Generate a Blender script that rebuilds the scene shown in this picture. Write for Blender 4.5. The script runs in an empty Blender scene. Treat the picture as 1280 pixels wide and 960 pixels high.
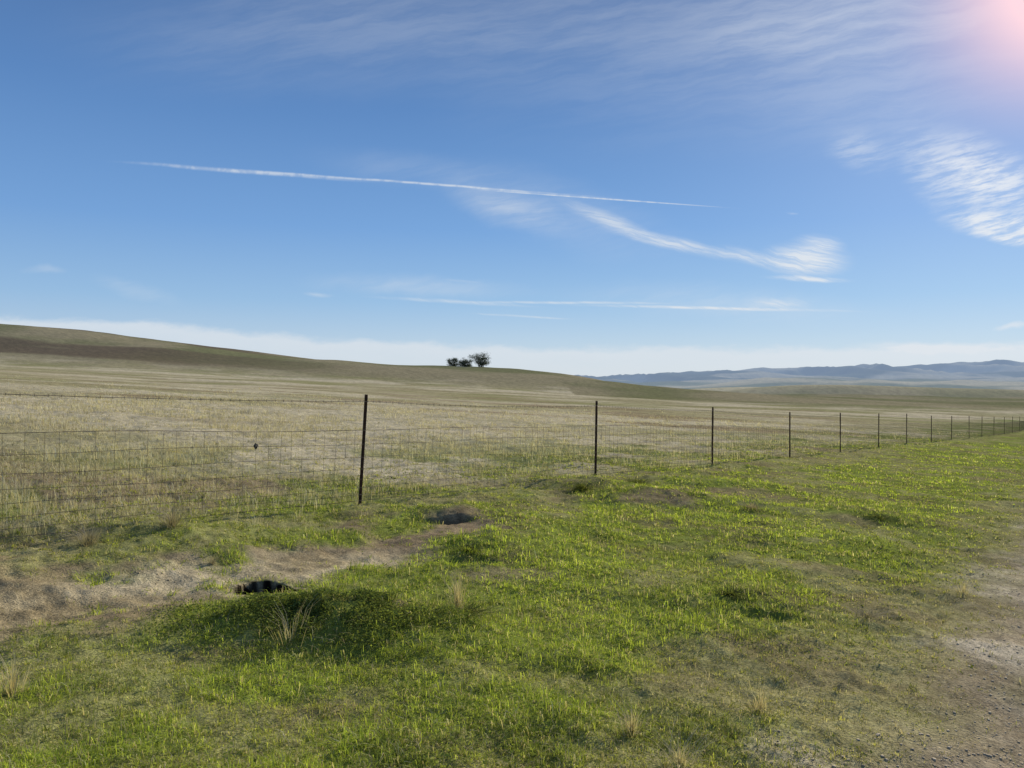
import bpy, bmesh, math, random
import numpy as np
from mathutils import Vector
random.seed(3)
rng = np.random.default_rng(7)
C = bpy.context.scene.collection
SC = bpy.context.scene
R = math.radians
EYE = 1.6
F = 960.0

# ------------------------------------------------------------------ noise
def _hash(ix, iy, seed):
    h = (ix.astype(np.int64)*374761393 + iy.astype(np.int64)*668265263 + seed*1442695041) & 0xffffffff
    h = ((h ^ (h >> 13))*1274126177) & 0xffffffff
    h = (h ^ (h >> 16)) & 0xffffffff
    h = (h*2246822519) & 0xffffffff
    return ((h ^ (h >> 15)) & 0xffffff)/float(0xffffff)
def vnoise(x, y, seed=0):
    ix = np.floor(x); iy = np.floor(y); fx = x-ix; fy = y-iy
    fx = fx*fx*(3-2*fx); fy = fy*fy*(3-2*fy)
    a = _hash(ix, iy, seed); b = _hash(ix+1, iy, seed); c = _hash(ix, iy+1, seed); d = _hash(ix+1, iy+1, seed)
    return (a*(1-fx)+b*fx)*(1-fy)+(c*(1-fx)+d*fx)*fy
def fbm(x, y, s, octv=4, seed=0):
    t = np.zeros_like(x); amp = 1.0; tot = 0; k = 1.0/s; ca, sa = math.cos(.6), math.sin(.6)
    for i in range(octv):
        t += amp*vnoise(x*k+13.7*i, y*k-7.3*i, seed+i*17); tot += amp; amp *= .5; k *= 2.03
        x, y = x*ca-y*sa, x*sa+y*ca
    return t/tot
def ss(a, b, v):
    t = np.clip((v-a)/(b-a), 0, 1); return t*t*(3-2*t)

# ------------------------------------------------------------------ terrain
FX, FY = -1.94, 9.9
def offs(x, y): return .787*(x-FX)-.617*(y-FY)
CR_PX = np.array([-3000, -1200, -400, 0, 100, 200, 300, 350, 400, 450, 500, 560, 600, 650, 700, 740, 765, 800, 860, 960, 1280, 3000.])
CR_V = np.array([120, 118, 100, 72, 62, 49.5, 38, 31, 26, 23, 19, 17, 16, 13, 7, 0, -6, -10, -15, -18.5, -23, -23.])
CR_X = (CR_PX-640)/F*420
FR_PX = np.array([-6000, -1000, 400, 740, 800, 850, 900, 960, 1000, 1050, 1100, 1150, 1180, 1230, 1280, 1500, 2200, 6000.])
FR_V = np.array([0, 0, 0, 2, 5, 8, 11, 14, 16, 19, 17, 20, 22, 19, 20, 24, 22, 0.])
FR_X = (FR_PX-640)/F*8000
path_pts = [(-6.5, 4.1), (-3.9, 5.0), (-2.95, 5.75), (-2.25, 6.3), (-1.5, 6.9), (-1.0, 7.7), (-.75, 8.7)]
path_w = [1.25, .85, .68, .62, .70, .66, .55]
def path_dist(x, y):
    best = np.full(x.shape, 9.0)
    for i in range(len(path_pts)-1):
        (x0, y0), (x1, y1) = path_pts[i], path_pts[i+1]
        dx, dy = x1-x0, y1-y0
        t = np.clip(((x-x0)*dx+(y-y0)*dy)/(dx*dx+dy*dy), 0, 1)
        w = path_w[i]*(1-t)+path_w[i+1]*t
        best = np.minimum(best, np.hypot(x-x0-t*dx, y-y0-t*dy)/w)
    return best
def gauss(x, y, cx, cy, sx, sy): return np.exp(-.5*((x-cx)/sx)**2-.5*((y-cy)/sy)**2)
HOLES = [(-1.90, 5.95, .25, .18, .42)]
DENTS = [(-.85, 9.15, .45, .10, .06), (1.9, 5.75, .25, .12, .05), (-.35, 7.0, .3, .15, .05)]
MOUNDS = [(-1.0, 5.0, .52, .32, .18), (-1.6, 4.9, .36, .2, .05), (-.85, 9.6, .5, .22, .10), (2.3, 11.9, .8, .5, .20), (1.2, 13.1, .8, .4, .16),
          (-.3, 7.9, .5, .35, .10), (5.2, 11.3, .9, .5, .10), (3.3, 14.5, 1.2, .6, .14), (.6, 8.9, .6, .4, .07), (-3.6, 7.5, .8, .3, .08), (1.7, 6.15, .5, .25, .05), (3.6, 9.2, .7, .4, .06)]
def hole_q(x, y, cx, cy, sx, sy): return np.hypot((x-cx)/sx, (y-cy)/sy)+(fbm(x, y, .15, 3, 6)-.5)*.7
def height(x, y):
    xs = np.where(x > 0, 120*np.tanh(x/120), 250*np.tanh(x/250))
    yy = np.maximum(y, -40)
    z = -.055*xs - .0125*120*np.tanh(yy/120)
    fm = y > 40
    if fm.any():
        X_, Y_, Z_ = x[fm], y[fm], z[fm]
        Z_ = Z_ + 4.2*gauss(X_, Y_, 58, 330, 48, 36)
        Z_ = Z_ + (fbm(X_, Y_, 60, 3, 5)-.5)*1.8*ss(40, 150, Y_)
        w = ss(235, 420, Y_)
        cz = EYE+np.interp(X_, CR_X, CR_V)/F*420
        Z_ = Z_*(1-w)+(cz+(fbm(X_, Y_, 70, 4, 9)-.5)*3.0*ss(235, 330, Y_))*w
        d = ss(430, 950, Y_)
        Z_ = Z_*(1-d)-48*d
        Z_ = Z_ + 27*gauss(X_, Y_, 500, 780, 170, 80)+26*gauss(X_, Y_, 265, 830, 110, 80)+26*gauss(X_, Y_, 800, 1250, 420, 140)+26*gauss(X_, Y_, 380, 1400, 200, 140)
        zc = EYE+np.interp(X_, FR_X, FR_V)/F*8000
        prof = ss(4700, 8000, Y_)**.8*(1-ss(8100, 12000, Y_))
        rid = 1-np.abs(2*fbm(X_, Y_, 1300, 5, 31)-1)*2.0
        fold = np.abs(2*fbm(X_+Y_*.25, Y_*.4, 700, 4, 33)-1)
        Z_ = np.where(Y_ > 3000, Z_+prof*((zc+48)*(.86+.18*rid)+(.16-fold)*240*(1-.85*ss(7200, 8000, Y_))+(fbm(X_, Y_, 380, 3, 35)-.5)*40), Z_)
        Z_ = Z_ + (fbm(X_, Y_, 700, 4, 41)*110-16)*ss(2200, 4200, Y_)*(1-ss(5000, 6000, Y_))*ss(300, 1600, X_)
        z[fm] = Z_
    r = np.hypot(x, y); nm = r < 120
    if nm.any():
        X_, Y_, Z_ = x[nm], y[nm], z[nm]; r = r[nm]
        nr = 1-ss(40, 120, r)
        o = offs(X_, Y_)
        rough = np.where(o > 6.6, .35, 1.0)*(1-.45*np.exp(-.5*((o-3.9)/1.3)**2))
        Z_ = Z_ + nr*rough*((fbm(X_, Y_, 1.4, 3, 2)-.5)*.15 + (fbm(X_, Y_, .33, 3, 3)-.5)*.085 + (np.abs(fbm(X_, Y_, .12, 2, 4)-.5))*.06)
        rg = .7+.6*fbm(X_, Y_, .25, 3, 8)
        for cx, cy, sx, sy, h in MOUNDS: Z_ = Z_+h*gauss(X_, Y_, cx, cy, sx, sy)*rg
        for cx, cy, sx, sy, dp in HOLES+DENTS:
            Z_ = Z_-dp*(1-ss(.6, 1.0, hole_q(X_, Y_, cx, cy, sx, sy)))
        Z_ = Z_-.05*(1-ss(.6, 1.2, path_dist(X_, Y_)))
        Z_ = Z_-.05*np.exp(-.5*((o-7.6)/.35)**2)*nr
        z[nm] = Z_
    return z
def H(x, y): return float(height(np.array([float(x)]), np.array([float(y)]))[0])

def masks(x, y):
    o = offs(x, y); r = np.hypot(x, y)
    n1 = fbm(x, y, 2.2, 4, 51); n2 = fbm(x, y, .6, 4, 52); n3 = fbm(x, y, 9, 3, 53)
    dirt = 1-ss(.45, 1.4, path_dist(x, y)+(n2-.5)*2.6)
    for cx, cy, sx, sy, a in [(2.4, 11.4, 1.2, .6, .85), (-.6, 9.1, .8, .4, .85), (-.3, 7.9, .6, .5, .65), (-.2, 6.6, .6, .3, .65), (-2.2, 5.75, .6, .3, 1), (3.6, 13.4, 1.0, .4, .65), (4.9, 10.7, .5, .25, .4), (5.5, 17.5, 1.6, .6, .5), (.4, 14, .8, .3, .5), (3.3, 7.6, .4, .2, .4), (.9, 4.4, .2, .15, .3), (1.2, 10.2, .7, .3, .5), (-.75, 5.1, .3, .15, .6)]:
        dirt = np.maximum(dirt, a*(1-ss(.3, 1.3, np.hypot((x-cx)/sx, (y-cy)/sy)+(n2-.5)*2.8)))
    dirt = np.clip(dirt, 0, 1)
    for cx, cy, sx, sy, dp in HOLES:
        dirt = np.maximum(dirt, 1-ss(1.15, 1.45, np.hypot((x-cx)/sx, (y-cy)/sy)))
    track = ss(6.35, 6.95, o+(n1-.5)*.35+(n2-.5)*.9)*(1-.4*ss(20, 50, r))
    track = track*(1-.6*np.exp(-.5*((o-9.2)/.35)**2)*ss(.4, .6, n1))
    return [o, r, n1, n2, n3, dirt, track]
def lerp(a, b, t): return a*(1-t[:, None])+b*t[:, None]
def A(*c): return np.array(c, dtype=float)[None, :]
def lushness(o, r, n1, n2, n3):
    l = np.exp(-.5*((o-3.8)/1.8)**2)*.70+.36
    l = np.where(o < 0, .8*np.exp(o/3.0), l)
    l = l*(.4+1.2*ss(.33, .64, n1*.45+n2*.55))
    l = l*np.where(o > 5.2, 1-.5*ss(5.2, 6.6, o), 1)
    return np.clip(l, 0, 1)
def ground_col(x, y):
    mk = masks(x, y); o, r, n1, n2, n3, dirt, track = mk
    L = lushness(o, r, n1, n2, n3)
    col = lerp(A(.31, .27, .13), A(.20, .23, .05), L)
    col = lerp(col, A(.20, .155, .085), ss(.54, .68, fbm(x, y, .9, 4, 57))*.5)
    t = ss(.36, .62, fbm(x, y*1.6, 14, 5, 61))
    fcol = lerp(A(.32, .28, .15), A(.48, .415, .275), t)
    t2 = ss(.52, .66, fbm(x, y*1.8, 26, 5, 62)); fcol = lerp(fcol, A(.25, .24, .10), t2*.7)
    t3 = ss(.57, .70, fbm(x, y*2.2, 11, 4, 63))*(1-ss(90, 200, r)); fcol = lerp(fcol, A(.24, .175, .105), t3*.65)
    t4 = ss(.44, .56, n1)*ss(-11, -1, o); fcol = lerp(fcol, A(.16, .19, .05), t4*.9)
    far = ss(0, 1, np.clip((0.6-o)/3.0, 0, 1))
    col = lerp(col, fcol, far)
    hs = ss(245, 300, y+(n3-.5)*30+np.where(x > 20, 60, 0))
    hcol = lerp(A(.17, .165, .07), A(.27, .23, .13), ss(.35, .65, fbm(x, y*.7, 45, 5, 71)))
    hcol = lerp(hcol, A(.12, .085, .05), ss(.47, .58, fbm(x*.6, y*1.3, 70, 4, 73))*np.clip((-x-40)/150, 0, .85))
    col = lerp(col, hcol, hs)
    dcol = lerp(A(.30, .235, .13), A(.45, .37, .225), ss(.40, .60, n2*.5+n1*.5))
    dcol = lerp(dcol, A(.52, .44, .29), np.clip((-x-2.0)/2, 0, .5)*(y < 8)*ss(.35, .55, n1))
    dcol = lerp(dcol, A(.23, .17, .10), np.maximum(ss(6.9, 7.8, y)*.85, ss(.75, 1.15, path_dist(x, y))*.6))
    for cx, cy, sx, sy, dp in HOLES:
        dcol = lerp(dcol, A(.006, .0045, .003), (1-ss(1.0, 1.14, hole_q(x, y, cx, cy, sx, sy))))  # shade inside the burrow painted as near-black soil colour
    for cx, cy, sx, sy, dp in DENTS[:1]:
        dcol = lerp(dcol, A(.09, .062, .035), (1-ss(.6, 1.12, hole_q(x, y, cx, cy, sx, sy)))*.8)  # shade of the first dent painted in with darker soil colour
    col = lerp(col, dcol, dirt*(r < 40))
    tcol = lerp(A(.33, .265, .17), A(.50, .425, .30), ss(.35, .65, n2))
    tcol = lerp(tcol, A(.29, .26, .13), ss(.5, .62, fbm(x, y, .8, 4, 64))*.45)
    col = lerp(col, tcol, track)
    vcol = lerp(A(.50, .43, .25), A(.19, .20, .10), ss(.42, .56, fbm(x, y, 600, 5, 81)))
    col = lerp(col, vcol, ss(600, 900, y))
    mcol = lerp(A(.10, .115, .07), A(.42, .38, .25), ss(.46, .62, fbm(x, y, 450, 5, 82)))
    col = lerp(col, mcol, ss(4600, 5600, y))
    col *= (.86+.28*_hash(np.floor(x*97), np.floor(y*97), 5))[:, None]
    return np.clip(col, .004, .9), mk

def mesh_quads(name, V, Q, colr=None, smooth=False):
    me = bpy.data.meshes.new(name)
    me.vertices.add(len(V)); me.vertices.foreach_set('co', np.ascontiguousarray(V, dtype=np.float32).ravel())
    n = len(Q); me.loops.add(n*4); me.loops.foreach_set('vertex_index', np.ascontiguousarray(Q, dtype=np.int32).ravel())
    me.polygons.add(n); me.polygons.foreach_set('loop_start', np.arange(0, n*4, 4, dtype=np.int32))
    me.polygons.foreach_set('loop_total', np.full(n, 4, dtype=np.int32))
    if smooth: me.polygons.foreach_set('use_smooth', np.ones(n, dtype=bool))
    if colr is not None:
        a = me.color_attributes.new('Col', 'FLOAT_COLOR', 'POINT')
        a.data.foreach_set('color', np.ascontiguousarray(np.c_[colr, np.ones(len(V))], dtype=np.float32).ravel())
    me.update(calc_edges=True)
    return me
def link(name, me, mat, parent=None):
    o = bpy.data.objects.new(name, me); C.objects.link(o)
    if mat: me.materials.append(mat)
    if parent: o.parent = parent
    return o
def tag(o, label=None, cat=None, group=None, kind=None):
    if label: o['label'] = label
    if cat: o['category'] = cat
    if group: o['group'] = group
    if kind: o['kind'] = kind
    return o

# ------------------------------------------------------------------ materials
def newmat(name):
    m = bpy.data.materials.new(name); m.use_nodes = True
    nt = m.node_tree; nt.nodes.clear(); return m, nt
def N(nt, t, **k):
    n = nt.nodes.new(t)
    for a, b in k.items(): setattr(n, a, b)
    return n
def terrain_mat():
    m, nt = newmat('terrain'); L = nt.links.new
    out = N(nt, 'ShaderNodeOutputMaterial'); att = N(nt, 'ShaderNodeVertexColor', layer_name='Col')
    geo = N(nt, 'ShaderNodeNewGeometry')
    pr = None
    for sc, lo, hi, det in ((55, .6, 1.4, 3), (7, .70, 1.30, 4), (.8, .76, 1.24, 6)):
        no = N(nt, 'ShaderNodeTexNoise'); no.inputs['Scale'].default_value = sc; no.inputs['Detail'].default_value = det; no.inputs['Roughness'].default_value = .7
        L(geo.outputs['Position'], no.inputs['Vector'])
        mr = N(nt, 'ShaderNodeMapRange'); mr.inputs[1].default_value = .3; mr.inputs[2].default_value = .7; mr.inputs[3].default_value = lo; mr.inputs[4].default_value = hi
        L(no.outputs['Fac'], mr.inputs[0])
        if pr is None: pr = mr.outputs[0]; n0 = no
        else:
            mu = N(nt, 'ShaderNodeMath', operation='MULTIPLY'); L(pr, mu.inputs[0]); L(mr.outputs[0], mu.inputs[1]); pr = mu.outputs[0]
    sc = N(nt, 'ShaderNodeVectorMath', operation='SCALE'); L(att.outputs['Color'], sc.inputs[0]); L(pr, sc.inputs['Scale'])
    b = N(nt, 'ShaderNodeBsdfDiffuse'); L(sc.outputs[0], b.inputs['Color'])
    bu = N(nt, 'ShaderNodeBump'); bu.inputs['Strength'].default_value = .8; bu.inputs['Distance'].default_value = .02
    L(n0.outputs['Fac'], bu.inputs['Height']); L(bu.outputs[0], b.inputs['Normal'])
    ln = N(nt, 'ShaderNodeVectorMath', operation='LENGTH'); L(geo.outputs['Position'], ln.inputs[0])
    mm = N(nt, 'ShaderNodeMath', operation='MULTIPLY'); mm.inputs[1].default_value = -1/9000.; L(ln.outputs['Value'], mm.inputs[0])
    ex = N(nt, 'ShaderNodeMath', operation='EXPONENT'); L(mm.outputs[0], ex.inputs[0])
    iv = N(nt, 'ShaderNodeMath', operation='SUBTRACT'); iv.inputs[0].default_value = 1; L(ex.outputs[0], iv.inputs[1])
    em = N(nt, 'ShaderNodeEmission'); em.inputs['Color'].default_value = (.32, .43, .62, 1); em.inputs['Strength'].default_value = 1  # aerial haze painted in: bluish glow that grows with distance, no light source
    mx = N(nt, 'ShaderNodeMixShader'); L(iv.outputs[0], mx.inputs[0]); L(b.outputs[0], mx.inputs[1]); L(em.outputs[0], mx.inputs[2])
    L(mx.outputs[0], out.inputs[0]); return m
def leaf_mat(name, trans=.45):
    m, nt = newmat(name); L = nt.links.new
    out = N(nt, 'ShaderNodeOutputMaterial'); att = N(nt, 'ShaderNodeVertexColor', layer_name='Col')
    d = N(nt, 'ShaderNodeBsdfDiffuse'); t = N(nt, 'ShaderNodeBsdfTranslucent'); L(att.outputs['Color'], d.inputs['Color'])
    sc = N(nt, 'ShaderNodeVectorMath', operation='MULTIPLY'); sc.inputs[1].default_value = (1.35, 1.3, .7); L(att.outputs['Color'], sc.inputs[0]); L(sc.outputs[0], t.inputs['Color'])
    mx = N(nt, 'ShaderNodeMixShader'); mx.inputs[0].default_value = trans; L(d.outputs[0], mx.inputs[1]); L(t.outputs[0], mx.inputs[2])
    L(mx.outputs[0], out.inputs[0]); return m
def solid_mat(name, c1, c2, scale, rough=.8, metal=0):
    m, nt = newmat(name); L = nt.links.new
    out = N(nt, 'ShaderNodeOutputMaterial'); b = N(nt, 'ShaderNodeBsdfPrincipled'); b.inputs['Roughness'].default_value = rough; b.inputs['Metallic'].default_value = metal
    b.inputs['Specular IOR Level'].default_value = .2
    tc = N(nt, 'ShaderNodeTexCoord'); no = N(nt, 'ShaderNodeTexNoise'); no.inputs['Scale'].default_value = scale; no.inputs['Detail'].default_value = 5
    L(tc.outputs['Object'], no.inputs['Vector'])
    cr = N(nt, 'ShaderNodeValToRGB'); cr.color_ramp.elements[0].position = .35; cr.color_ramp.elements[1].position = .65
    cr.color_ramp.elements[0].color = (*c1, 1); cr.color_ramp.elements[1].color = (*c2, 1)
    L(no.outputs['Fac'], cr.inputs[0]); L(cr.outputs[0], b.inputs['Base Color'])
    bu = N(nt, 'ShaderNodeBump'); bu.inputs['Strength'].default_value = .4; bu.inputs['Distance'].default_value = .003; L(no.outputs['Fac'], bu.inputs['Height']); L(bu.outputs[0], b.inputs['Normal'])
    L(b.outputs[0], out.inputs[0]); return m
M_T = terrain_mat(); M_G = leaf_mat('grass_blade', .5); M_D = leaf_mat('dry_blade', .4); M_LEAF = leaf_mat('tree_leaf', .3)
M_POST = solid_mat('weathered_post_steel', (.022, .016, .012), (.09, .045, .026), 18, .85, .1)
M_WIRE = solid_mat('rusted_wire', (.06, .05, .042), (.14, .115, .09), 40, .8, .1)
M_CLIP = solid_mat('clip_wire', (.12, .11, .10), (.22, .2, .18), 40, .5, .7)
M_BARK = solid_mat('bark', (.05, .04, .03), (.13, .11, .085), 2, .9)
M_STONE = solid_mat('pebble', (.28, .23, .16), (.5, .42, .30), 6, .95)
M_CLOD = solid_mat('soil_clod', (.26, .20, .12), (.44, .35, .22), 9, .95)

# ------------------------------------------------------------------ ground sheet
rs = [.5]
while rs[-1] < 15000:
    q = rs[-1]; rs.append(q*(1.04 if q < 2 else 1.0065 if q < 12 else 1.009))
rs = np.array(rs)
ang = np.concatenate([np.linspace(-180, -60, 24, endpoint=False), np.linspace(-60, -41, 26, endpoint=False), np.linspace(-41, 41, 430, endpoint=False), np.linspace(41, 60, 26, endpoint=False), np.linspace(60, 180, 25)])
RR, AA = np.meshgrid(rs, np.radians(ang), indexing='ij')
X = (RR*np.sin(AA)).ravel(); Y = (RR*np.cos(AA)).ravel()
Z = height(X, Y)
colr, mk_ = ground_col(X, Y); dirt_, track_ = mk_[5], mk_[6]
V = np.c_[X, Y, Z]
nr, na = RR.shape
i, j = np.meshgrid(np.arange(nr-1), np.arange(na-1), indexing='ij')
q0 = (i*na+j).ravel()
Q = np.c_[q0, q0+1, q0+na+1, q0+na]
fy = Y[Q].mean(1); fx = X[Q].mean(1); fo = offs(fx, fy); fr = np.hypot(fx, fy)
hillm = (fy > 255+np.where(fx > 20, 30, 0)) & (fy < 900) & (fx < 130)
farm = (fy > 2600)
trackm = (track_[Q].mean(1) > .5) & (fo > 6.0) & (fr < 90) & (fy > -60)
dirtm = (dirt_[Q].mean(1) > .55) & (fr < 12) & (fo < 5.8)
rest = ~(hillm | farm | trackm | dirtm)
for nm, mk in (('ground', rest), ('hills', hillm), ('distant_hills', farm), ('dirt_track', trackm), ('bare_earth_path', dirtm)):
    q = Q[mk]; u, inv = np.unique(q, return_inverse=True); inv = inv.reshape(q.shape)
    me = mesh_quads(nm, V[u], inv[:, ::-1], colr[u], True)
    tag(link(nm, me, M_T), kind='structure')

# ------------------------------------------------------------------ grass, grown in clumps
def blades(ncl, per, rmin, rmax, amax, accept, hfun, wfun, cfun, sig=.02, bend=.5, pw=1.0, hv=.55):
    t = rng.random(ncl)**pw
    r = rmin*(rmax/rmin)**t; a = np.radians(rng.uniform(-amax, amax, ncl))
    x = r*np.sin(a); y = r*np.cos(a)
    mk = masks(x, y)
    keep = rng.random(ncl) < accept(x, y, mk)
    x, y, r = x[keep], y[keep], r[keep]; mk = [q[keep] for q in mk]
    n = len(x)
    ch = hfun(x, y, r, mk)*np.exp(rng.normal(0, hv, n))
    ch = np.minimum(ch, hfun(x, y, r, mk)*2.4)
    ct = rng.uniform(.7, 1.3, n)
    cnt = rng.integers(max(1, per//2), per+per//2+1, n)
    idx = np.repeat(np.arange(n), cnt); n = len(idx)
    s = sig*np.maximum(1, r/8)[idx]*rng.uniform(.3, 1.6, len(x))[idx]
    ox = rng.normal(0, 1, n)*s; oy = rng.normal(0, 1, n)*s
    x = x[idx]+ox; y = y[idx]+oy; r = r[idx]; mk = [q[idx] for q in mk]
    z = height(x, y)
    h = ch[idx]*rng.uniform(.45, 1.2, n); w = wfun(r)*rng.uniform(.6, 1.3, n)
    az = np.arctan2(oy, ox)+rng.normal(0, .9, n); lean = rng.uniform(.05, 1.0, n)*bend
    dx = np.cos(az)*lean*h; dy = np.sin(az)*lean*h
    wa = az+math.pi/2+rng.uniform(-1, 1, n)*.9
    wx = np.cos(wa)*w/2; wy = np.sin(wa)*w/2
    Vv = np.empty((n, 6, 3))
    for k, (f, zz, ww) in enumerate(((0, -.02, 1), (.35, .58, .8), (1, 1-.25*min(bend, 1.4), .12))):
        for sg, c in ((-1, 2*k), (1, 2*k+1)):
            Vv[:, c, 0] = x+dx*f+sg*wx*ww; Vv[:, c, 1] = y+dy*f+sg*wy*ww; Vv[:, c, 2] = z+h*zz*np.where(zz > 0, 1-.3*np.minimum(lean, 1)**2, 1)
    base = np.arange(n)[:, None]*6
    Qq = np.concatenate([base+np.array([[0, 1, 3, 2]]), base+np.array([[2, 3, 5, 4]])])
    c = cfun(x, y, r, mk, n)*ct[idx][:, None]
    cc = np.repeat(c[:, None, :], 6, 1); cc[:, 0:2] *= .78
    return Vv.reshape(-1, 3), Qq, np.clip(cc.reshape(-1, 3), 0, .72)
def var(n, a=.3): return rng.uniform(1-a, 1+a, n)[:, None]
def nohole(x, y): return hole_q(x, y, *HOLES[0][:4]) > 1.12
def acc_green(x, y, mk):
    o, r, n1, n2, n3, dirt, track = mk
    return np.clip((.17+1.0*lushness(o, r, n1, n2, n3))*(1-dirt*.96)*(1-.95*track)*(o > -9)*nohole(x, y), 0, 1)
def h_green(x, y, r, mk):
    o, r, n1, n2, n3, dirt, track = mk
    return (.014+.027*lushness(o, r, n1, n2, n3)*(.4+n2))*(1-.4*track)
def c_green(x, y, r, mk, n):
    o, r, n1, n2, n3, dirt, track = mk
    L = lushness(o, r, n1, n2, n3)
    c = lerp(A(.36, .34, .11), A(.38, .46, .075), np.clip(L*1.1, 0, 1))
    c = lerp(c, A(.20, .235, .065), ss(.5, .66, fbm(x, y, .5, 3, 92))*.6)
    c = c*(1+.15*np.exp(-.5*((o-3.8)/1.3)**2))[:, None]  # sunlit look of the lush strip painted in as brighter blades
    c = lerp(c, A(.19, .22, .06), gauss(x, y, -1.05, 5.0, .6, .35)*.7)
    dry = (rng.random(n) < .19).astype(float); c = lerp(c, A(.56, .49, .30), dry)
    return c*var(n)
wf = lambda r: .0034*np.maximum(1, r/4.5)
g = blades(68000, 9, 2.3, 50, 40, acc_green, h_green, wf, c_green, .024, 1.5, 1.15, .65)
tag(link('green_grass', mesh_quads('green_grass', *g), M_G), 'short green grass between the fence and the dirt track', 'grass', kind='stuff')
def acc_thatch(x, y, mk):
    o, r, n1, n2, n3, dirt, track = mk
    a = np.where(o > 0, .26+.4*ss(4.8, 6.2, o)+.5*ss(.5, .66, fbm(x, y, .8, 3, 95))+.5*gauss(x, y, -.8, 5.0, .6, .4), .75)
    return np.clip(a*(1-.88*dirt)*(1-.82*track)*(1-ss(40, 80, r))*nohole(x, y), 0, 1)
def c_dry(x, y, r, mk, n):
    o, r, n1, n2, n3, dirt, track = mk
    c = lerp(A(.36, .305, .18), A(.66, .58, .40), rng.random(n))
    gr = (rng.random(n) < .4).astype(float)*ss(-25, 0, o); c = lerp(c, A(.27, .29, .08), gr)
    return c*var(n, .2)
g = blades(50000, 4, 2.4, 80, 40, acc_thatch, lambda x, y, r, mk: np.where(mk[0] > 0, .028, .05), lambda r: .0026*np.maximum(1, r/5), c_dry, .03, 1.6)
tag(link('dry_thatch', mesh_quads('dry_thatch', *g), M_D), 'dead straw coloured thatch mixed through the grass', 'dry grass', kind='stuff')
def acc_tall(x, y, mk):
    o, r, n1, n2, n3, dirt, track = mk
    cl = ss(.40, .56, n2*.4+n1*.6)*(.35+.65*ss(.36, .56, n3))
    cl = np.maximum(cl, .8*ss(-1.5, -6, x)*ss(14, 9, y+x*.2)*ss(.38, .5, n2))
    a = np.where(o < -.15, .12+.95*cl, np.where(o < .6, .25*cl, .004))
    return np.clip(a*(1-.95*dirt)*(1-track)*(1-.93*ss(22, 85, r)), 0, 1)
def h_tall(x, y, r, mk):
    return (.06+.10*ss(.40, .62, mk[2])+.05*ss(-1.5, -6, x)*ss(14, 9, y))*np.where(mk[0] < 0, 1, .7)
def c_tall(x, y, r, mk, n):
    c = lerp(A(.42, .365, .24), A(.74, .67, .52), rng.random(n)**1.1)
    return c*var(n, .2)
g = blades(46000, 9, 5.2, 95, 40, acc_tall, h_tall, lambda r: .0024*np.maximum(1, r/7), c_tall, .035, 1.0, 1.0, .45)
tag(link('tall_dry_grass', mesh_quads('tall_dry_grass', *g), M_D), 'tall bleached dry grass of the pasture beyond the fence', 'dry grass', kind='stuff')
def leafset(x, y, size, zmax, ca, cb_):
    r = np.hypot(x, y); n = len(x)
    z = height(x, y)+rng.uniform(.006, zmax, n)
    nrm = np.c_[rng.normal(0, .6, n), rng.normal(0, .6, n), np.ones(n)]; nrm /= np.linalg.norm(nrm, axis=1)[:, None]
    aa = rng.uniform(0, 6.28, n); t = np.c_[np.cos(aa), np.sin(aa), np.zeros(n)]; b = np.cross(nrm, t); b /= np.linalg.norm(b, axis=1)[:, None]; t = np.cross(b, nrm)
    s = (size*np.maximum(1, r/6)*rng.uniform(.5, 1.3, n))[:, None]; p = np.c_[x, y, z]
    Vv = np.stack([p-t*s, p+b*s*.6, p+t*s, p-b*s*.6], 1).reshape(-1, 3)
    tn = fbm(x, y, .22, 3, 120)
    c = lerp(A(*ca), A(*cb_), np.clip(rng.random(n)*.6+ss(.35, .65, tn)*.5, 0, 1))*var(n)
    return Vv, np.arange(n*4).reshape(-1, 4), np.repeat(c, 4, 0)
n = 90000; r = 2.4*(18/2.4)**rng.random(n); a = np.radians(rng.uniform(-40, 40, n)); x = r*np.sin(a); y = r*np.cos(a)
mk = masks(x, y); k_ = rng.random(n) < np.clip(ss(.5, .65, fbm(x, y, .7, 3, 99))*.5*(mk[0] > -3)*(1-.9*mk[5])*(1-mk[6])*nohole(x, y), 0, 1)
g = leafset(x[k_], y[k_], .009, .035, (.14, .175, .045), (.30, .35, .08))
tag(link('clover', mesh_quads('clover', *g), M_G), 'low broad leaved clover scattered through the green grass', 'clover', kind='stuff')
n = 34000; x = rng.normal(-1.12, .56, n); y = rng.normal(4.98, .30, n)
mk = masks(x, y); q_ = np.hypot((x+1.12)/1.15, (y-4.98)/.62)+(mk[3]-.5)*2.2
k_ = (q_ < 1)*(mk[5] < .6+.4*rng.random(n))*nohole(x, y)*(rng.random(n) < ss(.36, .52, fbm(x, y, .18, 3, 130))) > 0
g = leafset(x[k_], y[k_], .009, .05, (.085, .12, .035), (.24, .28, .075))
tag(link('mound_weeds', mesh_quads('mound_weeds', *g), M_G), 'dark green leafy mat covering the low mound beside the burrow', 'weeds', kind='stuff')

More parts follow.
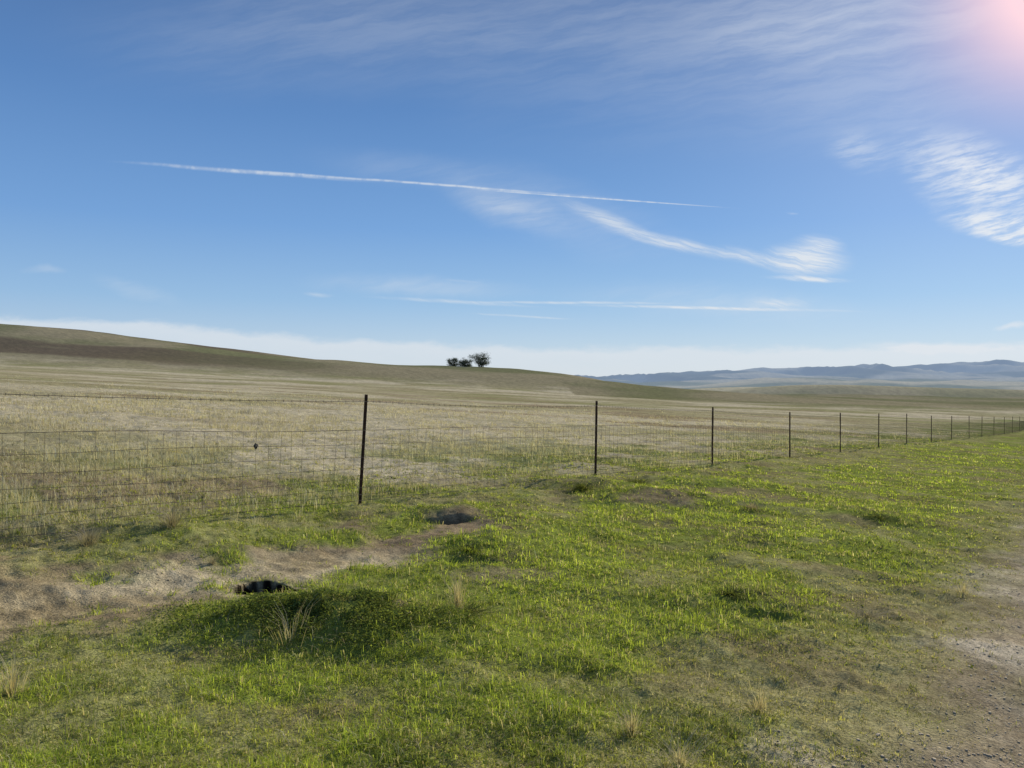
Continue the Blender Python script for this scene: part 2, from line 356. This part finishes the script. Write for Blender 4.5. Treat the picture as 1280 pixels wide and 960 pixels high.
# ------------------------------------------------------------------ pebbles and clods
def stones(n, fn, smin, smax):
    cube = np.array([[-1, -1, -1], [1, -1, -1], [1, 1, -1], [-1, 1, -1], [-1, -1, 1], [1, -1, 1], [1, 1, 1], [-1, 1, 1]], float)
    cq = np.array([[0, 3, 2, 1], [4, 5, 6, 7], [0, 1, 5, 4], [1, 2, 6, 5], [2, 3, 7, 6], [3, 0, 4, 7]])
    r = 2.4*(16/2.4)**rng.random(n); a = np.radians(rng.uniform(-40, 40, n)); x = r*np.sin(a); y = r*np.cos(a)
    keep = (rng.random(n) < fn(masks(x, y))) & (hole_q(x, y, *HOLES[0][:4]) > 1.25)
    x, y = x[keep], y[keep]; n = len(x); z = height(x, y)
    s = smin*(smax/smin)**(rng.random(n)**2.6)
    v = cube[None]*rng.uniform(.55, 1.0, (n, 8, 3))*s[:, None, None]*np.array([1, .8, .55])
    th = rng.uniform(0, 6.28, n); ct, st = np.cos(th)[:, None], np.sin(th)[:, None]
    vx = v[:, :, 0]*ct-v[:, :, 1]*st; vy = v[:, :, 0]*st+v[:, :, 1]*ct
    vv = np.stack([vx+x[:, None], vy+y[:, None], v[:, :, 2]+z[:, None]+s[:, None]*.1], 2).reshape(-1, 3)
    return vv, (np.arange(n)[:, None, None]*8+cq[None]).reshape(-1, 4)
g = stones(60000, lambda mk: mk[6]*.7*(mk[0] > 6), .003, .010)
tag(link('gravel', mesh_quads('gravel', *g), M_STONE), 'loose pale gravel on the dirt track', 'gravel', kind='stuff')
g = stones(30000, lambda mk: mk[5]*.4*ss(.45, .62, mk[3]), .003, .010)
tag(link('soil_clods', mesh_quads('soil_clods', *g), M_CLOD), 'crumbs and clods of brown soil on the bare earth', 'soil', kind='stuff')

# ------------------------------------------------------------------ tufts as separate plants
def tuft(name, label, cat, grp, x, y, n, h, spread, colA, colB, leanmax=.5, w=.004):
    rg = np.random.default_rng(int(abs(x*1000)+abs(y*77)))
    root_z = H(x, y)
    az = rg.uniform(0, 6.28, n); rad = np.abs(rg.normal(0, 1, n)); px = np.cos(az)*rad*spread*.3; py = np.sin(az)*rad*spread*.3
    hz = height(x+px, y+py)-root_z
    hh = h*rg.uniform(.4, 1.1, n); out = spread*rad*.9+rg.uniform(0, leanmax, n)*hh*.7; az = az+rg.normal(0, .5, n)
    wx = np.cos(az+1.57)*w/2; wy = np.sin(az+1.57)*w/2
    Vv = np.empty((n, 6, 3))
    for k, (f, zz, ww) in enumerate(((0, -.02, 1), (.3, .6, .8), (1, .95, .25))):
        for s, c in ((-1, 2*k), (1, 2*k+1)):
            Vv[:, c, 0] = px+np.cos(az)*out*f+s*wx*ww; Vv[:, c, 1] = py+np.sin(az)*out*f+s*wy*ww; Vv[:, c, 2] = hz+hh*zz
    base = np.arange(n)[:, None]*6
    Qq = np.concatenate([base+np.array([[0, 1, 3, 2]]), base+np.array([[2, 3, 5, 4]])])
    k_ = rg.random((n, 1)); c = np.array(colA)*(1-k_)+np.array(colB)*k_
    o = link(name, mesh_quads(name, Vv.reshape(-1, 3), Qq, np.repeat(c, 6, 0)), M_D); o.location = (x, y, root_z)
    tag(o, label, cat, grp); return o
ST = ((.40, .34, .20), (.66, .58, .40)); GY = ((.24, .21, .15), (.48, .42, .32)); DG = ((.09, .11, .035), (.21, .23, .07))
GT = 'dry grass tufts on the near verge'
def gp(px, py, z=0): d = (EYE-z)*F/(py-475.); return (px-640)/F*d, d
for lab, px, py, n, h, sp in [
    ('upright straw grass tuft at the edge of the bare earth, right of the burrow', 572, 760, 100, .26, .07),
    ('sparse dry stalks rising from the grassy mound beside the burrow', 362, 815, 34, .24, .16),
    ('pale dry tuft in lush green grass near the bottom centre', 790, 905, 90, .12, .07),
    ('thin dry tuft in green grass at lower right, short of the dirt track', 950, 862, 80, .12, .10),
    ('bleached tuft at the left edge of the foreground grass', 14, 890, 80, .20, .10),
    ('low flattened dry tuft at the bottom right of the grass', 850, 940, 90, .09, .14),
    ('dry tuft among pale grass beside the dirt track', 1205, 700, 80, .13, .16)]:
    x, y = gp(px, py); tuft('dry_grass_tuft', lab, 'grass tuft', GT, x, y, n, h, sp, *ST, .45, .0028)
GW = 'grey weed clumps along the verge'
for lab, px, py, n, h, sp, z in [
    ('low grey twiggy weed clump right of the bare soil mound by the third post', 940, 640, 320, .11, .30, -.35),
    ('grey dead weed clump at the foot of the fence left of the nearest post', 215, 668, 220, .19, .18, .1),
    ('dark dead weed clump at the foot of the fence near the left edge', 110, 682, 220, .17, .18, .12),
    ('small grey weed clump on the verge just left of the nearest post', 265, 700, 60, .10, .06, .05),
    ('grey weed clump in green grass right of the small hollow', 1085, 752, 110, .06, .14, -.1)]:
    x, y = gp(px, py, z); tuft('dead_weed_clump', lab, 'weed clump', GW, x, y, n, h, sp, *GY, .9, .004)
for lab, px, py, n, h, sp, z in [
    ('dark green weed clump just left of the foot of the second post', 727, 610, 420, .12, .22, -.1),
    ('dark green weed clump right of the second post, on the bare soil mound', 797, 602, 420, .13, .25, -.15),
    ('broad dark weed clump in the green grass at the right, level with the bare mound', 1100, 652, 160, .05, .25, -.4),
    ('dark low weed clump in the middle of the green foreground, right of centre', 915, 742, 240, .05, .13, -.1),
    ('dark leafy weed clump under the straw tuft near the image centre', 585, 772, 260, .06, .12, 0),
    ('dark weed clump by the broken soil edge right of the nearest post', 585, 685, 240, .06, .14, 0)]:
    x, y = gp(px, py, z); tuft('green_weed_clump', lab, 'weed clump', 'dark green weed clumps on the verge', x, y, n, h, sp, *DG, .9, .007)

# ------------------------------------------------------------------ fence
PX = [450, 745, 891, 988, 1051, 1099, 1134, 1165, 1190, 1212, 1228, 1243, 1256, 1266, 1275]
PH = 1.42
posts = []
for k, p in enumerate(PX):
    Yk = FY*(1+.45*k); posts.append(((p-640)/F*Yk, Yk))
d0 = (3.5, 4.455)
for k in range(4): posts.append((posts[-1][0]+d0[0], posts[-1][1]+d0[1]))
posts = [(FX-2*3.5, FY-2*4.3), (FX-3.5, FY-4.4)]+posts
fence = bpy.data.objects.new('wire_fence', None); C.objects.link(fence); fence.location = (FX, FY, H(FX, FY))
tag(fence, 'wire mesh stock fence on dark steel posts, from left edge to right horizon', 'fence')
FO = Vector(fence.location)
def box(bm, x0, x1, y0, y1, z0, z1):
    vs = [bm.verts.new((x, y, z)) for z in (z0, z1) for x, y in ((x0, y0), (x1, y0), (x1, y1), (x0, y1))]
    for f in ((3, 2, 1, 0), (4, 5, 6, 7), (0, 1, 5, 4), (1, 2, 6, 5), (2, 3, 7, 6), (3, 0, 4, 7)): bm.faces.new([vs[i] for i in f])
bm = bmesh.new()
sec = [(-.022, 0), (.022, 0), (.022, .005), (.0035, .007), (.003, .034), (-.003, .034), (-.0035, .007), (-.022, .005)]
zs = [-.35, 0, .35, .7, 1.05, PH]
rows = [[bm.verts.new((x, y, z)) for x, y in sec] for z in zs]
for a in range(len(zs)-1):
    for b in range(8): bm.faces.new([rows[a][b], rows[a][(b+1) % 8], rows[a+1][(b+1) % 8], rows[a+1][b]])
bm.faces.new(rows[-1]); bm.faces.new(rows[0][::-1])
for s in range(24): box(bm, -.008, .008, -.007, -.0003, .10+s*.054, .122+s*.054)
bmesh.ops.recalc_face_normals(bm, faces=bm.faces)
pme = bpy.data.meshes.new('post'); bm.to_mesh(pme); pme.materials.append(M_POST)
WH = [.05, .13, .22, .33, .46, .61, .78, .96]
TOPW = 1.33
def tube(bm, pts, rad, n=4):
    prev = None
    for i, p in enumerate(pts):
        p = Vector(p); q = Vector(pts[min(i+1, len(pts)-1)])-Vector(pts[max(i-1, 0)]); q.normalize()
        up = Vector((0, 0, 1)) if abs(q.z) < .9 else Vector((1, 0, 0))
        s = q.cross(up).normalized(); t = s.cross(q); rr = rad[i] if isinstance(rad, (list, tuple)) else rad
        ring = [bm.verts.new(p+s*math.cos(2*math.pi*a/n)*rr+t*math.sin(2*math.pi*a/n)*rr) for a in range(n)]
        if prev:
            for a in range(n): bm.faces.new([prev[a], prev[(a+1) % n], ring[(a+1) % n], ring[a]])
        prev = ring
bm = bmesh.new(); tube(bm, [(-.03, .012, -.004), (-.032, -.008, 0), (-.012, -.013, .002), (.012, -.013, -.002), (.032, -.008, 0), (.03, .012, .004)], .0022, 5)
cme = bpy.data.meshes.new('wire_clip'); bm.to_mesh(cme); cme.materials.append(M_CLIP)
leans = [0, 0, (.037, .047), (.012, .01), (0, .01), (-.006, 0), (0, 0), (.01, 0), (-.01, 0)]
ZP = height(np.array([p[0] for p in posts]), np.array([p[1] for p in posts]))
LEAN = {}
for k, (x, y) in enumerate(posts):
    p = bpy.data.objects.new('post', pme); C.objects.link(p); p.parent = fence
    p.location = Vector((x, y, ZP[k]))-FO
    rz = math.atan2(4.455, 3.5)
    if k < len(leans) and leans[k]: lx, ly = leans[k]
    else: lx, ly = random.uniform(-.01, .01), random.uniform(-.01, .01)
    p.rotation_euler = (ly, lx, rz)
    LEAN[k] = Vector((lx*math.cos(rz)+ly*math.sin(rz), lx*math.sin(rz)-ly*math.cos(rz), 0))
    if 1 < k < 7:
        for hz in (.13, .46, .96, TOPW):
            c = bpy.data.objects.new('wire_clip', cme); C.objects.link(c); c.parent = p; c.location = (0, 0, hz)
OFF = Vector((.787, -.617, 0))*.014
def along(k, t, h):
    (x0, y0), (x1, y1) = posts[k], posts[k+1]
    return Vector((x0+(x1-x0)*t, y0+(y1-y0)*t, ZP[k]+(ZP[k+1]-ZP[k])*t+h))+(LEAN[k]*(1-t)+LEAN[k+1]*t)*h+OFF-FO
bw = bmesh.new(); wm = bmesh.new()
for k in range(len(posts)-1):
    sag = .02+.012*((k*7) % 3)
    nseg = 12
    tube(bw, [along(k, s/nseg, TOPW-4*sag*(s/nseg)*(1-s/nseg)) for s in range(nseg+1)], .0027+.0004*max(0, k-3), 4)
    if k < 6:
        for b in range(1, 50):
            t = b/50; c = along(k, t, TOPW-4*sag*t*(1-t))
            for sgn in (-1, 1): tube(bw, [c+Vector((.006*sgn, 0, -.015)), c+Vector((-.006*sgn, .004, .015))], .0014, 3)
    rw = .0021+.0003*max(0, k-2)
    for wi, h in enumerate(WH):
        tube(wm, [along(k, s/nseg, h+.016*math.sin(s/nseg*9+wi*1.3+k)*(s/nseg*(1-s/nseg)*4)) for s in range(nseg+1)], rw*(1.3 if wi in (0, 7) else 1), 4)
    nst = 36
    for s in range(1, nst):
        t = s/nst; t2 = t+random.uniform(-.004, .004)
        wv = .016*math.sin(t*9+9.1+k)*t*(1-t)*4
        tube(wm, [along(k, t, WH[0]), along(k, (t+t2)/2, .5)+OFF*.2, along(k, t2, WH[-1]+wv)], rw*.75, 3)
for nm, b in (('barbed_wire', bw), ('woven_wire_mesh', wm)):
    me = bpy.data.meshes.new(nm); b.to_mesh(me); link(nm, me, M_WIRE, fence)
bm = bmesh.new(); bmesh.ops.create_icosphere(bm, subdivisions=3, radius=.024)
for v in bm.verts:
    v.co *= 1+.35*math.sin(v.co.x*210)*math.cos(v.co.y*190+v.co.z*150)
    v.co.z *= 1.3; v.co.x *= .8
me = bpy.data.meshes.new('debris_scrap'); bm.to_mesh(me)
o = link('debris_scrap', me, solid_mat('scrap', (.03, .025, .02), (.3, .26, .2), 45, .9)); o.location = along(1, .72, .79)+FO
tag(o, 'small dark scrap of debris caught in the upper fence mesh left of the nearest post', 'debris')

# ------------------------------------------------------------------ trees on the ridge
def tree(px, top, halfw, label, seed, trunks, lowest):
    rg = random.Random(seed); D = 408.
    x = (px-640)/F*D; z0 = H(x, D)-.3; h = top; hw = halfw
    root = bpy.data.objects.new('ridge_tree', None); C.objects.link(root); root.location = (x, D, z0)
    tag(root, label, 'tree', 'trees on the hill ridge')
    bm = bmesh.new(); lumps = []
    for s in range(trunks):
        bx = rg.uniform(-.25, .25)*hw; tx = bx*.4+hw*1.35*((s+.5)/trunks-.5)+rg.uniform(-.3, .3); hs = h*rg.uniform(.75, 1.0)*(1-.25*abs((s+.5)/trunks-.5))
        pts = [(bx, 0, 0), (bx*.7+tx*.3, .2, hs*.3), (bx*.3+tx*.7, .1, hs*.55), (tx, 0, hs*.82)]
        tube(bm, pts, [.28, .22, .16, .06], 7)
        for b in range(9):
            t = rg.uniform(lowest, .95); p = Vector((bx+(tx-bx)*t, 0, hs*t*.82)); a = rg.choice([0, 3.14])+rg.uniform(-1, 1); l = rg.uniform(.2, .6)*hw*(1.1-t*.3)
            e = p+Vector((math.cos(a)*l, math.sin(a)*l, rg.uniform(-.02, .18)*h)); e.z = min(e.z, hs*.9); m = (p+e)/2+Vector((0, 0, -.2))
            tube(bm, [p, m, e], [.12, .08, .03], 5)
            lumps.append((e, rg.uniform(.7, 1.25)*(.4+h/12))); lumps.append((m+Vector((0, 0, .4)), rg.uniform(.6, 1.05)*(.4+h/12)))
        lumps.append((Vector((tx, 0, hs*.88)), 1.0*h/8))
    me = bpy.data.meshes.new('trunk'); bm.to_mesh(me); link('trunk', me, M_BARK, root)
    Vs = []; Cs = []
    for c, rad in lumps:
        tone = rg.uniform(.5, 1.4)
        for q in range(70):
            d = Vector((rg.gauss(0, .62), rg.gauss(0, .62), rg.gauss(0, .5)))*rad
            p = c+d; u = Vector((rg.gauss(0, 1), rg.gauss(0, 1), rg.gauss(0, 1))).normalized(); v = u.orthogonal().normalized(); s = rg.uniform(.08, .24)
            if p.z < .3: continue
            Vs += [p-u*s, p+v*s*.45, p+u*s, p-v*s*.45]; cc = np.array((.11, .13, .085))*tone*rg.uniform(.6, 1.3); Cs += [cc]*4
    me = mesh_quads('crown', np.array([tuple(v) for v in Vs]), np.arange(len(Vs)).reshape(-1, 4), np.array(Cs)); link('crown', me, M_LEAF, root)
tree(567, 5.4, 4.0, 'low bushy tree on the ridge, leftmost of the three', 4, 3, .05)
tree(582, 5.8, 5.2, 'low round tree on the ridge, middle of the three', 8, 4, .05)
tree(602, 8.8, 6.8, 'tallest and widest tree on the ridge, rightmost of the three', 21, 5, .15)

# ------------------------------------------------------------------ camera
cam = bpy.data.cameras.new('camera'); co = bpy.data.objects.new('camera', cam); C.objects.link(co)
cam.sensor_width = 36; cam.lens = 27; cam.clip_end = 30000; cam.clip_start = .05
co.location = (0, 0, EYE); co.rotation_euler = (R(90-.3), 0, 0); SC.camera = co

# ------------------------------------------------------------------ light
SE, SA = R(23.5), R(36.8)
sun = bpy.data.lights.new('sun', 'SUN'); sun.energy = 5.0; sun.angle = R(.5); sun.color = (1, .92, .77)
so = bpy.data.objects.new('sun', sun); C.objects.link(so)
sd = Vector((math.sin(SA)*math.cos(SE), math.cos(SA)*math.cos(SE), math.sin(SE)))
so.rotation_euler = sd.to_track_quat('Z', 'Y').to_euler(); so.location = (20, 20, 40)
W = bpy.data.worlds.new('World'); SC.world = W; W.use_nodes = True
try:
    W.cycles.sampling_method = 'MANUAL'; W.cycles.sample_map_resolution = 256
except Exception: pass
nt = W.node_tree; nt.nodes.clear(); L = nt.links.new
out = N(nt, 'ShaderNodeOutputWorld'); bg = N(nt, 'ShaderNodeBackground'); bg.inputs[1].default_value = .10
sky = N(nt, 'ShaderNodeTexSky'); sky.sky_type = 'NISHITA'; sky.sun_disc = False; sky.sun_elevation = SE; sky.sun_rotation = SA
sky.air_density = 1.0; sky.dust_density = 0.0; sky.ozone_density = 3; sky.altitude = 200
tc = N(nt, 'ShaderNodeTexCoord'); nrm = N(nt, 'ShaderNodeVectorMath', operation='NORMALIZE'); L(tc.outputs['Generated'], nrm.inputs[0])
sp = N(nt, 'ShaderNodeSeparateXYZ'); L(nrm.outputs[0], sp.inputs[0])
def math_(op, a, b=None):
    n = N(nt, 'ShaderNodeMath', operation=op)
    for i, v in enumerate((a, b)):
        if v is None: continue
        if isinstance(v, (int, float)): n.inputs[i].default_value = v
        else: L(v, n.inputs[i])
    return n.outputs[0]
yc = math_('MAXIMUM', sp.outputs[1], .08)
U = math_('DIVIDE', sp.outputs[0], yc); Vv_ = math_('DIVIDE', sp.outputs[2], yc)
cb = N(nt, 'ShaderNodeCombineXYZ'); L(U, cb.inputs[0]); L(Vv_, cb.inputs[1])
def noise(vec, scale, det=5, rough=.6, mapscale=None, rot=0, dist=0):
    if mapscale:
        mp = N(nt, 'ShaderNodeMapping', vector_type='TEXTURE'); mp.inputs['Scale'].default_value = (*mapscale, 1); mp.inputs['Rotation'].default_value = (0, 0, rot); L(vec, mp.inputs[0]); vec = mp.outputs[0]
    n = N(nt, 'ShaderNodeTexNoise', noise_dimensions='2D'); n.inputs['Scale'].default_value = scale; n.inputs['Detail'].default_value = det; n.inputs['Roughness'].default_value = rough; n.inputs['Distortion'].default_value = dist
    L(vec, n.inputs['Vector']); return n
def mrange(v, a, b, c=0, d=1, smooth=True):
    n = N(nt, 'ShaderNodeMapRange')
    if smooth: n.interpolation_type = 'SMOOTHSTEP'
    for i, q in zip((1, 2, 3, 4), (a, b, c, d)): n.inputs[i].default_value = q
    L(v, n.inputs[0]); return n.outputs[0]
def warp(vec, scale, amt):
    n = noise(vec, scale, 4)
    s = N(nt, 'ShaderNodeVectorMath', operation='SUBTRACT'); L(n.outputs['Color'], s.inputs[0]); s.inputs[1].default_value = (.5, .5, .5)
    m = N(nt, 'ShaderNodeVectorMath', operation='MULTIPLY'); L(s.outputs[0], m.inputs[0]); m.inputs[1].default_value = (amt, amt*.6, 0)
    a = N(nt, 'ShaderNodeVectorMath', operation='ADD'); L(vec, a.inputs[0]); L(m.outputs[0], a.inputs[1]); return a.outputs[0]
w1 = warp(cb.outputs[0], 7, .05); w2 = warp(cb.outputs[0], 14, .010); w3 = warp(cb.outputs[0], 12, .0045)
def seg(vec, x1, y1, x2, y2, wid, amp, inner=0.0):
    cx, cy = (x1+x2)/2, (y1+y2)/2; ln = math.hypot(x2-x1, y2-y1)/2; an = math.atan2(-(y2-y1), x2-x1)
    mp = N(nt, 'ShaderNodeMapping', vector_type='TEXTURE'); mp.inputs['Location'].default_value = ((cx-640)/F, (475-cy)/F, 0)
    mp.inputs['Rotation'].default_value = (0, 0, an); mp.inputs['Scale'].default_value = (ln/F, wid/F, 1); L(vec, mp.inputs[0])
    le = N(nt, 'ShaderNodeVectorMath', operation='LENGTH'); L(mp.outputs[0], le.inputs[0])
    return mrange(le.outputs['Value'], 1.0, inner, 0, amp)
def total(lst):
    t = lst[0]
    for q in lst[1:]: t = math_('ADD', t, q)
    return t
streak = mrange(noise(w1, 1, 6, .65, (.20, .024), R(10)).outputs['Fac'], .25, .75)
fine = mrange(noise(w1, 1, 6, .7, (.09, .006), R(-14)).outputs['Fac'], .3, .7)
ripple = mrange(noise(w2, 1, 5, .65, (.06, .009), R(14)).outputs['Fac'], .32, .68)
veil = total([seg(w1, 420, 90, 1600, -40, 190, .26), seg(w1, 800, 60, 1300, 10, 80, .18), seg(w1, 0, 60, 900, 10, 110, .18), seg(w1, 880, 150, 1330, 120, 80, .12),
              seg(w1, 550, 235, 720, 290, 30, .45), seg(w1, 350, 190, 700, 235, 30, .14), seg(w1, 350, 352, 700, 366, 18, .32), seg(w1, 20, 338, 90, 334, 7, .25), seg(w1, 110, 345, 240, 380, 16, .22),
              seg(w1, 500, 200, 900, 330, 60, .18), seg(w1, 650, 360, 1150, 400, 30, .25), seg(w1, 1030, 437, 1320, 428, 10, 1.2), seg(w1, 1230, 410, 1300, 405, 5, .9)])
veil = math_('MULTIPLY', veil, math_('ADD', math_('MULTIPLY', streak, .7), .3))
wisp = total([seg(w2, 685, 245, 850, 312, 13, .7), seg(w2, 730, 280, 970, 332, 11, .8), seg(w2, 880, 308, 1010, 338, 13, .6), seg(w2, 940, 322, 1074, 328, 28, 1.35), seg(w2, 945, 347, 1076, 351, 5, 1.1), seg(w2, 985, 301, 1062, 309, 15, .8),
              seg(w3, 440, 370, 700, 385, 3.6, .6), seg(w3, 540, 377, 880, 380, 2.6, .75), seg(w3, 680, 381, 1110, 390, 3, 1.0), seg(w3, 570, 391, 740, 400, 2, .65), seg(w3, 550, 349, 606, 354, 2.4, .3), seg(w2, 375, 367, 420, 370, 4, .45), seg(w1, 920, 376, 1020, 386, 9, .65), seg(w2, 980, 266, 1000, 268, 2, .25)])
wisp = math_('MULTIPLY', wisp, math_('ADD', math_('MULTIPLY', fine, .7), .3))
rip = total([seg(w1, 1090, 160, 1370, 290, 64, .95), seg(w1, 1020, 170, 1130, 205, 36, .36), seg(w1, 1160, 262, 1350, 308, 24, 1.1), seg(w2, 1190, 286, 1340, 314, 10, 1.0)])
rip = math_('MULTIPLY', rip, math_('ADD', math_('MULTIPLY', ripple, .82), .18))
con = total([seg(w3, 120, 200, 500, 230, 3.8, .65), seg(w3, 250, 209, 820, 252, 2.3, .65), seg(cb.outputs[0], 560, 235, 940, 262, 1.3, .65, .3)])
con = math_('MULTIPLY', con, math_('ADD', math_('MULTIPLY', mrange(noise(cb.outputs[0], 60, 3).outputs['Fac'], .35, .6), .5), .5))
ec = N(nt, 'ShaderNodeFloatCurve'); cv = ec.mapping.curves[0]
pts_ = [(-.9, 385), (-.667, 394), (-.5, 401), (-.3, 418), (-.1, 428), (.1, 433), (.3, 435), (.5, 432), (.667, 429), (.9, 425)]
uu = mrange(U, -1, 1, 0, 1, False); L(uu, ec.inputs['Value'])
while len(cv.points) < len(pts_): cv.points.new(.5, .5)
for p, (a, b) in zip(cv.points, pts_): p.location = ((a+1)/2, (475-b)/F*5)
ec.mapping.update()
edge = math_('DIVIDE', ec.outputs[0], 5.0)
edge = math_('ADD', edge, math_('MULTIPLY', math_('SUBTRACT', noise(cb.outputs[0], 1, 5, .65, (.09, .03)).outputs['Fac'], .5), .022))
dd = math_('SUBTRACT', edge, Vv_)
band = math_('MULTIPLY', mrange(dd, -.003, .009, 0, .75), mrange(dd, .0, .045, 1, .55))
sd_n = N(nt, 'ShaderNodeVectorMath', operation='DOT_PRODUCT'); L(nrm.outputs[0], sd_n.inputs[0]); sd_n.inputs[1].default_value = sd
dt = math_('MAXIMUM', sd_n.outputs['Value'], 0)
m = math_('ADD', math_('ADD', veil, wisp), math_('ADD', rip, con)); m = math_('ADD', m, band)
front = mrange(sp.outputs[1], .1, .3); m = math_('MULTIPLY', m, front)
m = math_('MINIMUM', m, .93)
cr = N(nt, 'ShaderNodeValToRGB'); els = cr.color_ramp.elements
stops = [(0, (.56, .66, .78)), (.05, (.44, .59, .78)), (.10, (.30, .50, .77)), (.19, (.175, .365, .71)), (.33, (.10, .24, .54)), (.46, (.08, .17, .39)), (1, (.16, .23, .40))]
els[0].position = 0; els[0].color = (*stops[0][1], 1); els[1].position = 1; els[1].color = (*stops[-1][1], 1)
for p, c in stops[1:-1]:
    e = els.new(p); e.color = (*c, 1)
L(sp.outputs[2], cr.inputs[0])
sc10 = N(nt, 'ShaderNodeVectorMath', operation='SCALE'); sc10.inputs['Scale'].default_value = 10; L(cr.outputs[0], sc10.inputs[0])
mb = N(nt, 'ShaderNodeMix', data_type='RGBA'); mb.inputs[0].default_value = .82; L(sky.outputs[0], mb.inputs[6]); L(sc10.outputs[0], mb.inputs[7])
mxc = N(nt, 'ShaderNodeMix', data_type='RGBA'); L(m, mxc.inputs[0])
L(mb.outputs[2], mxc.inputs[6]); mxc.inputs[7].default_value = (7.2, 7.7, 8.2, 1)
g0 = math_('MULTIPLY', math_('POWER', dt, 20), 1.5)
q = N(nt, 'ShaderNodeVectorMath', operation='SCALE'); q.inputs[0].default_value = (1, .88, .9); L(g0, q.inputs['Scale'])
ad = N(nt, 'ShaderNodeVectorMath', operation='ADD'); L(mxc.outputs[2], ad.inputs[0]); L(q.outputs[0], ad.inputs[1])
gm = N(nt, 'ShaderNodeMix', data_type='RGBA'); L(math_('MINIMUM', math_('MULTIPLY', math_('POWER', dt, 230), 1.6), 1.0), gm.inputs[0])
L(ad.outputs[0], gm.inputs[6]); gm.inputs[7].default_value = (10.3, 7.2, 7.9, 1)
L(gm.outputs[2], bg.inputs[0]); L(bg.outputs[0], out.inputs[0])
SC.view_settings.view_transform = 'Standard'; SC.view_settings.look = 'None'; SC.view_settings.exposure = 0
